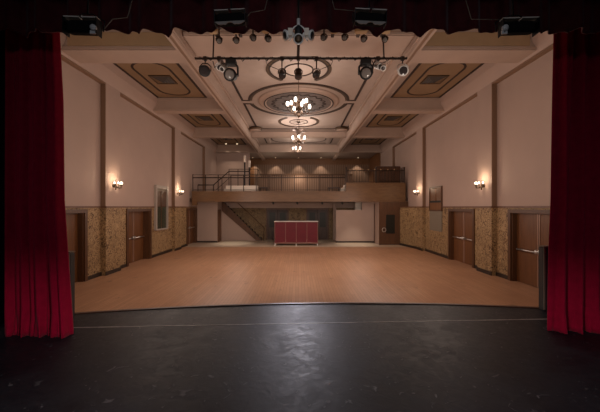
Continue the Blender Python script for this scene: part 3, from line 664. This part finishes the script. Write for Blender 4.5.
# silver cluster in the middle
CD = 3.0; zc = pz(37, CD)
t = empty('lamp_cluster', (px(298.5, CD), CD, zc), 'cluster of three silver lamps in the middle in front of the valance', 'stage light'); t.scale = (.56, .56, .56)
MB().tube([(0, 0, .3), (0, 0, -.02)], .03, 8).build('mast', 'silver', t)
MB().tube([(0, 0, .28), (0, -.3, (BZ - zc) / .56)], .015, 8).build('hanger', 'blackm', t)
MB().lathe([(.03, .14), (.06, .10), (.065, 0), (.05, -.06), (.03, -.08)], (0, 0, .05), n=18).build('hub', 'black', t)
yk = MB().tube([(.11 * COS(q_), -.02, .07 + .11 * SIN(q_)) for q_ in [PI * i_ / 12 for i_ in range(13)]], .012, 6)
yk.tube([(-.16, -.06, .1), (-.07, -.08, .0), (-.15, -.1, -.12)], .010, 6).tube([(.16, -.06, .1), (.07, -.08, .0), (.15, -.1, -.12)], .010, 6)
yk.build('yoke', 'silver', t)
for s in (-1, 1):
    a = Vector((s * 1.0, -.55, -.35)).normalized(); c = Vector((s * .1, -.03, .02))
    MB().lathe([(.035, -.02), (.06, .03), (.07, .1), (.085, .14), (.08, .15)], c, a, 16).build('side_lamp', 'silver', t)
    MB().lathe([(.075, .148), (.01, .155)], c, a, 14).build('lens', 'black', t)
    MB().box(s * .10, s * .17, -.15, -.12, -.05, .07).build('bracket', 'white', t)  # white panels added as bright highlights on the side lamps
MB().lathe([(.04, -.1), (.07, -.05), (.078, .03), (.085, .06), (.07, .07)], (0, -.05, -.07), (0, -1, -.3), 18).build('centre_lamp', 'silver', t)
MB().lathe([(.068, .068), (.04, .085), (.005, .09)], (0, -.05, -.07), (0, -1, -.3), 16).build('lens', 'bronze', t)

# ------------------------------------------------------------------ stage: battens, floods, curtains
BZ = 4.62
t = empty('batten_pipe', (0, 2.8, BZ), 'black batten pipe above the stage front', 'pipe'); MB().tube([(-3.2, 0, 0), (3.2, 0, 0)], .024, 8).build('pipe', 'blackm', t)
for x in (-3.1, -1, 1, 3.1): MB().tube([(x, 0, 0), (x, 0, 6 - BZ)], .008, 6).build('hanger', 'blackm', t)
def flood(x0, x1, y0, y1, tilt, label, jag=True, group='flood lights above the stage front'):
    D = 2.8; xc = (px(x0, D) + px(x1, D)) / 2; w = (px(x1, D) - px(x0, D)) / 2; z1, z0 = pz(y0, D), pz(y1, D); zc = (z0 + z1) / 2; h = (z1 - z0) / 2
    t = empty('flood_light', (xc, D + .09, zc), label, 'stage light', group); t.rotation_euler.y = tilt
    MB().bbox(-w * .94, w * .94, -.06, .02, -h * .6, h * .8, .015).build('housing', 'blackwall', t)
    for s in (-1, 1): MB().box(s * .012 if s > 0 else -w, w if s > 0 else -.012, -.085, -.03, h * .86, h).build('top_flap', 'white', t)  # white colour paints in the bright line along the top edge
    for s in (-1, 1): MB().box(s * w, s * (w - .006), -.09, -.0, -h * .9, h * .9).build('side_flap', 'blackm', t)
    if jag:
        P = []
        for i in range(15):
            x = -w + 2 * w * i / 14; P.append((x, -h * (.74 + (0, .12, .3, .36, .3, .34, .1, .04, .1, .34, .3, .36, .28, .12, 0)[i])))
        P += [(w, -h * .66), (-w, -h * .66)]
        MB().prism(P, -.09, -.082).build('bottom_flap', 'frameg', t)  # pale colour stands in for light caught on the ragged edge
    MB().tube([(-w, .02, 0), (-w * 1.04, .02, h * 1.2), (-w * .3, .02, h * 2.0), (w * .3, .02, h * 2.0), (w * 1.04, .02, h * 1.2), (w, .02, 0)], .006, 6).build('yoke', 'blackm', t)
    c = MB().tube([(0, .02, h * 2), (0, .02, BZ - zc)], .008, 6); c.box(-.025, .025, -.02, .04, BZ - zc - .04, BZ - zc + .03); c.build('clamp', 'blackm', t)
    c = MB().tube([(w * .5, .1, h * .5), (w * 1.2, .1, h * 2.1), (w * 2.2 if x0 < 300 else -w * 2.2, .08, h * 2.2), (w * 3.2 if x0 < 300 else -w * 3.2, .03, BZ - zc)], .004, 5); c.build('cable', 'grey', t)
    return t
flood(214, 245, 8.5, 23.5, -.05, 'black flood light with ragged flaps left of centre above the valance')
flood(355, 387, 8, 23.5, .05, 'black flood light with ragged flaps right of centre above the valance')
for a in ((62, 96, 15.5, 33.5, .03, 'left', 93.5), (504, 540, 16.5, 33, -.03, 'right', 505)):
    t = flood(a[0], a[1], a[2], a[3], a[4], 'black flood light at the far %s above the valance' % a[5], False)
    D = 2.8; xx = px(a[6], D) - t.location.x
    mb = MB().lathe([(.012, 0), (.026, .01), (.028, .03), (.01, .035)], (xx, -.07, -.02), (0, -1, -.2), 12); mb.box(xx - .03, xx + .02, -.09, -.08, -.075, -.045); mb.build('knob', 'silver', t)

def surf(name, fn, nu, nv, mat, thick=.012):
    vs = [fn(i / nu, j / nv) for j in range(nv + 1) for i in range(nu + 1)]
    fs = [(j * (nu + 1) + i, j * (nu + 1) + i + 1, (j + 1) * (nu + 1) + i + 1, (j + 1) * (nu + 1) + i) for j in range(nv) for i in range(nu)]
    me = bpy.data.meshes.new(name); me.from_pydata(vs, [], fs); me.materials.append(M[mat])
    for p in me.polygons: p.use_smooth = True
    o = bpy.data.objects.new(name, me); COL.objects.link(o)
    md = o.modifiers.new('thick', 'SOLIDIFY'); md.thickness = thick; md.offset = 0
    return o
def interp(tb, v):
    for (a, p), (b, q) in zip(tb, tb[1:]):
        if v <= b: k = max(0, (v - a) / (b - a)); return p + (q - p) * k
    return tb[-1][1]
def curtain(s, D, tb, xo, label):
    ph = [random.uniform(0, 6) for _ in range(6)]
    ztop = 4.9
    def fn(u, v):                       # u: 0 inner edge .. 1 outer edge, v: 0 bottom .. 1 top
        z = STZ + .004 + (ztop - STZ) * v
        yy = VY - (z - CAMZ) * F / D; X0 = px(interp(tb, yy), D)
        X = X0 + (xo - X0) * u
        w = (X - (-3.5)) ; q = u * abs(xo - px(tb[-1][1], D)) / .215 * 2 * PI
        amp = .065 * (.75 + .25 * SIN(ph[0] + 3 * u)) * (1.15 - .25 * v)
        f = SIN(q + .5 * SIN(q * .37 + ph[1]) + .25 * SIN(v * 4 + ph[2]))
        f = 1 - 2 * (1 - abs(SIN(q / 2 + .35 * SIN(q * .37 + ph[1]) + .25 * SIN(v * 4 + ph[2])))) ** 1.6; f = -f
        y = D + amp * f + .025 * SIN(q * 2.3 + ph[3] + v)
        hem = max(0, 1 - (z - STZ) / .28)
        y += .0 * hem + .022 * hem * SIN(q * 4.1 + ph[4]); x = X + .015 * hem * SIN(q * 3.1 + ph[5]) + .03 * SIN(q * .9) * (.3)
        e = max(0., 1 - u / .10); y = y * (1 - e) + (D + .02) * e; x = x * (1 - e) + (X0 + (xo - X0) * u) * e
        if u < .03: c = 1 - u / .03; y2 = y + .12 * c; x = X0 * y2 / D; y = y2
        return (x, y, z)
    o = surf('stage_curtain', fn, 220, 70, 'red'); tag(o, label, 'curtain', None); return o
LT = [(0, 59), (33, 59.5), (100, 63), (200, 64.2), (250, 67.5), (300, 71), (340, 73.5)]
RT = [(0, 555), (33, 554), (100, 552.5), (200, 551), (250, 549), (300, 548), (340, 547.5)]
curtain(-1, 3.62, LT, -3.27, 'dark red velvet stage curtain hanging at the left of the stage')
curtain(1, 3.74, RT, 4.3, 'dark red velvet stage curtain hanging at the right of the stage')
rr = [random.uniform(-1, 1) for _ in range(200)]
def vz(x):                              # scalloped lower edge
    p = VX + x * F / 3.3
    a = abs(SIN(p * .118 + .9 * SIN(p * .031))) ; return pz(30.6 + 3.6 * (1 - a ** .6) * (1 + .5 * SIN(p * .05)), 3.3)
def vf(u, v):
    x = -4.3 + 8.6 * u; z0 = vz(x); z = z0 + (5.4 - z0) * v ** 1.2
    return (x, 3.3 + .05 * SIN(x * 17 + .6 * SIN(x * 3)) * (1 - .3 * v) + .02 * SIN(x * 41), z)
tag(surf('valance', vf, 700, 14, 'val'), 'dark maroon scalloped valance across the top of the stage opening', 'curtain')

# dark upright cabinets at the ends of the apron
for s, x0, x1, y0, y1, zt, n in ((-1, -3.36, -2.98, 4.17, 4.27, 1.80, 'left'), (1, 3.41, 3.93, 4.46, 4.56, 1.84, 'right')):
    yq = y0
    t = empty('upright_panel', ((x0 + x1) / 2, yq, STZ + .0), 'low dark grey upright panel at the stage edge behind the %s curtain' % n, 'panel'); w = (x1 - x0) / 2; h = zt - STZ
    MB().bbox(-w, w, 0, .1, .0, h, .012).build('panel', 'greyd', t)
    MB().box(-w + .0, w, -.01, .105, h, h + .015).build('top_cap', 'grey', t); MB().box(-s * w, -s * (w - .02), -.012, 0, .02, h).build('edge_strip', 'grey', t)

# proscenium wall and stage house
pw = MB()
pw.box(-7.3, -3.55, 3.98, 4.15, 0, ZC + .2); pw.box(3.98, 7.3, 3.98, 4.15, 0, ZC + .2); pw.box(-3.55, 3.98, 3.98, 4.15, 5.2, ZC + .2)
struct('wall_proscenium', pw, 'blackwall', 'dark wall around the stage opening')
struct('wall_stage_left', MB().box(-5.2, -5, -4, 3.98, 0, 6.2), 'blackwall', 'black left side wall of the stage')
struct('wall_stage_right', MB().box(5, 5.2, -4, 3.98, 0, 6.2), 'blackwall', 'black right side wall of the stage')
struct('wall_stage_back', MB().box(-5.2, 5.2, -4.2, -4, 0, 6.2), 'blackwall', 'black wall behind the camera')
struct('ceiling_stage', MB().box(-5.2, 5.2, -4.2, 3.98, 6, 6.2), 'blackwall', 'black stage ceiling')

# ------------------------------------------------------------------ light
def point(x, y, z, p, r, c=(1, .78, .6)):
    l = bpy.data.lights.new('lamp_or_fill_glow', 'POINT'); l.energy = p; l.shadow_soft_size = r; l.color = c
    o = bpy.data.objects.new('lamp_or_fill_glow', l); COL.objects.link(o); o.location = (x, y, z); return o
def spot(loc, tgt, p, ang, blend=.8, r=.05, c=(1, .8, .62)):
    l = bpy.data.lights.new('spot_beam', 'SPOT'); l.energy = p; l.spot_size = math.radians(ang); l.spot_blend = blend; l.shadow_soft_size = r; l.color = c
    o = bpy.data.objects.new('spot_beam', l); COL.objects.link(o); o.location = loc
    o.rotation_euler = (Vector(tgt) - Vector(loc)).to_track_quat('-Z', 'Y').to_euler(); return o
WC = (1, .85, .75)
point(0, 11.75, pz(103, 11.75) - .3, 115, .3, WC); [point(.62 * COS(q_), 18.9 + .62 * SIN(q_), pz(135.5, 18.9), 48, .15, WC) for q_ in (1.2, 3.3, 5.4)]; point(0, 23.7, pz(149, 23.7) - .1, 90, .25, WC)
for s in (-1, 1):
    for y in (11.65, 17.9): point(s * (WP - .28), y, 3.42, 11, .07, (1, .76, .52))
for x, y, z in DL: spot((x, y, z - .04), (x, y + .02, 3), 110, 80, .5, .05, (1, .86, .74))
for xp in (226, 237): spot((px(xp, 25.3), 25.3, ZC - .07), (px(xp, 25.3), 25.75, 3), 55, 90, .6, .04)
for xp, d in ((232, 21.0), (355, 20.6), (300, 22.2)): spot((px(xp, d), d, 2.68), (px(xp, d), d + .1, 0), 110, 66, .8, .05, (1, .9, .74))
# added fill lights that brighten the hall, with no fixtures behind them
for y, z, p in ((8.2, 3.0, 50), (13.0, 2.8, 75), (18.0, 2.8, 50)):
    for s in (-1, 1): point(s * 3.4, y, z, p, .8, (1, .80, .69))
spot((0, 8.7, 5.2), (0, 13, 0), 380, 110, 1., .3, (1, .84, .72))
spot((0, 8.9, 5.2), (0, 17, 0), 380, 80, 1., .3, (1, .84, .72))
for xq in (-2.2, 2.6): point(xq, 27.6, 5.5, 22, .6, (1, .78, .6)); point(0, 24.2, 4.6, 22, .5, (1, .78, .6))
for s in (-1, 1): spot((s * 3.2, 4.6, 3.0), (s * 3.6, 11, 5.6), 260, 140, 1., .4, (1, .84, .72))
# unseen stage spots for curtains and apron; added fills for floor, valance, lamp cluster
for s in (-1, 1): spot((-s * .5, .5, 1.9), (s * 3.0, 3.6, .62), 135, 33, 1., .12, (1, .84, .86))
spot((0, 17, 6.0), (0, 4.0, .95), 1100, 9.5, 1., .2, (.86, .85, 1))
spot((0, -2.5, 5.2), (0, 2.6, .95), 130, 100, 1., .4, (.85, .88, 1))
spot((0, -2.0, 2.6), (0, 3.3, 5.1), 4, 85, 1., .3, (1, .88, .85))
spot((0, .3, 2.6), (0, 3, 4.1), 32, 8, .6, .05, (1, .95, .9))
SC.world = bpy.data.worlds.new('World'); SC.world.use_nodes = True
SC.world.node_tree.nodes['Background'].inputs[0].default_value = (.02, .018, .018, 1); SC.world.node_tree.nodes['Background'].inputs[1].default_value = .3

cam = bpy.data.cameras.new('Camera'); co = bpy.data.objects.new('Camera', cam); COL.objects.link(co)
co.location = (0, 0, CAMZ); co.rotation_euler = (PI / 2, 0, 0); cam.sensor_width = 36; cam.lens = 36 * F / 600
cam.shift_x = 1.3 / 600; cam.shift_y = 1.0 / 600; cam.clip_end = 200
SC.camera = co
vs = SC.view_settings; vs.view_transform = 'Standard'; vs.look = 'None'; vs.gamma = 1; vs.exposure = 0.1; vs.use_curve_mapping = False
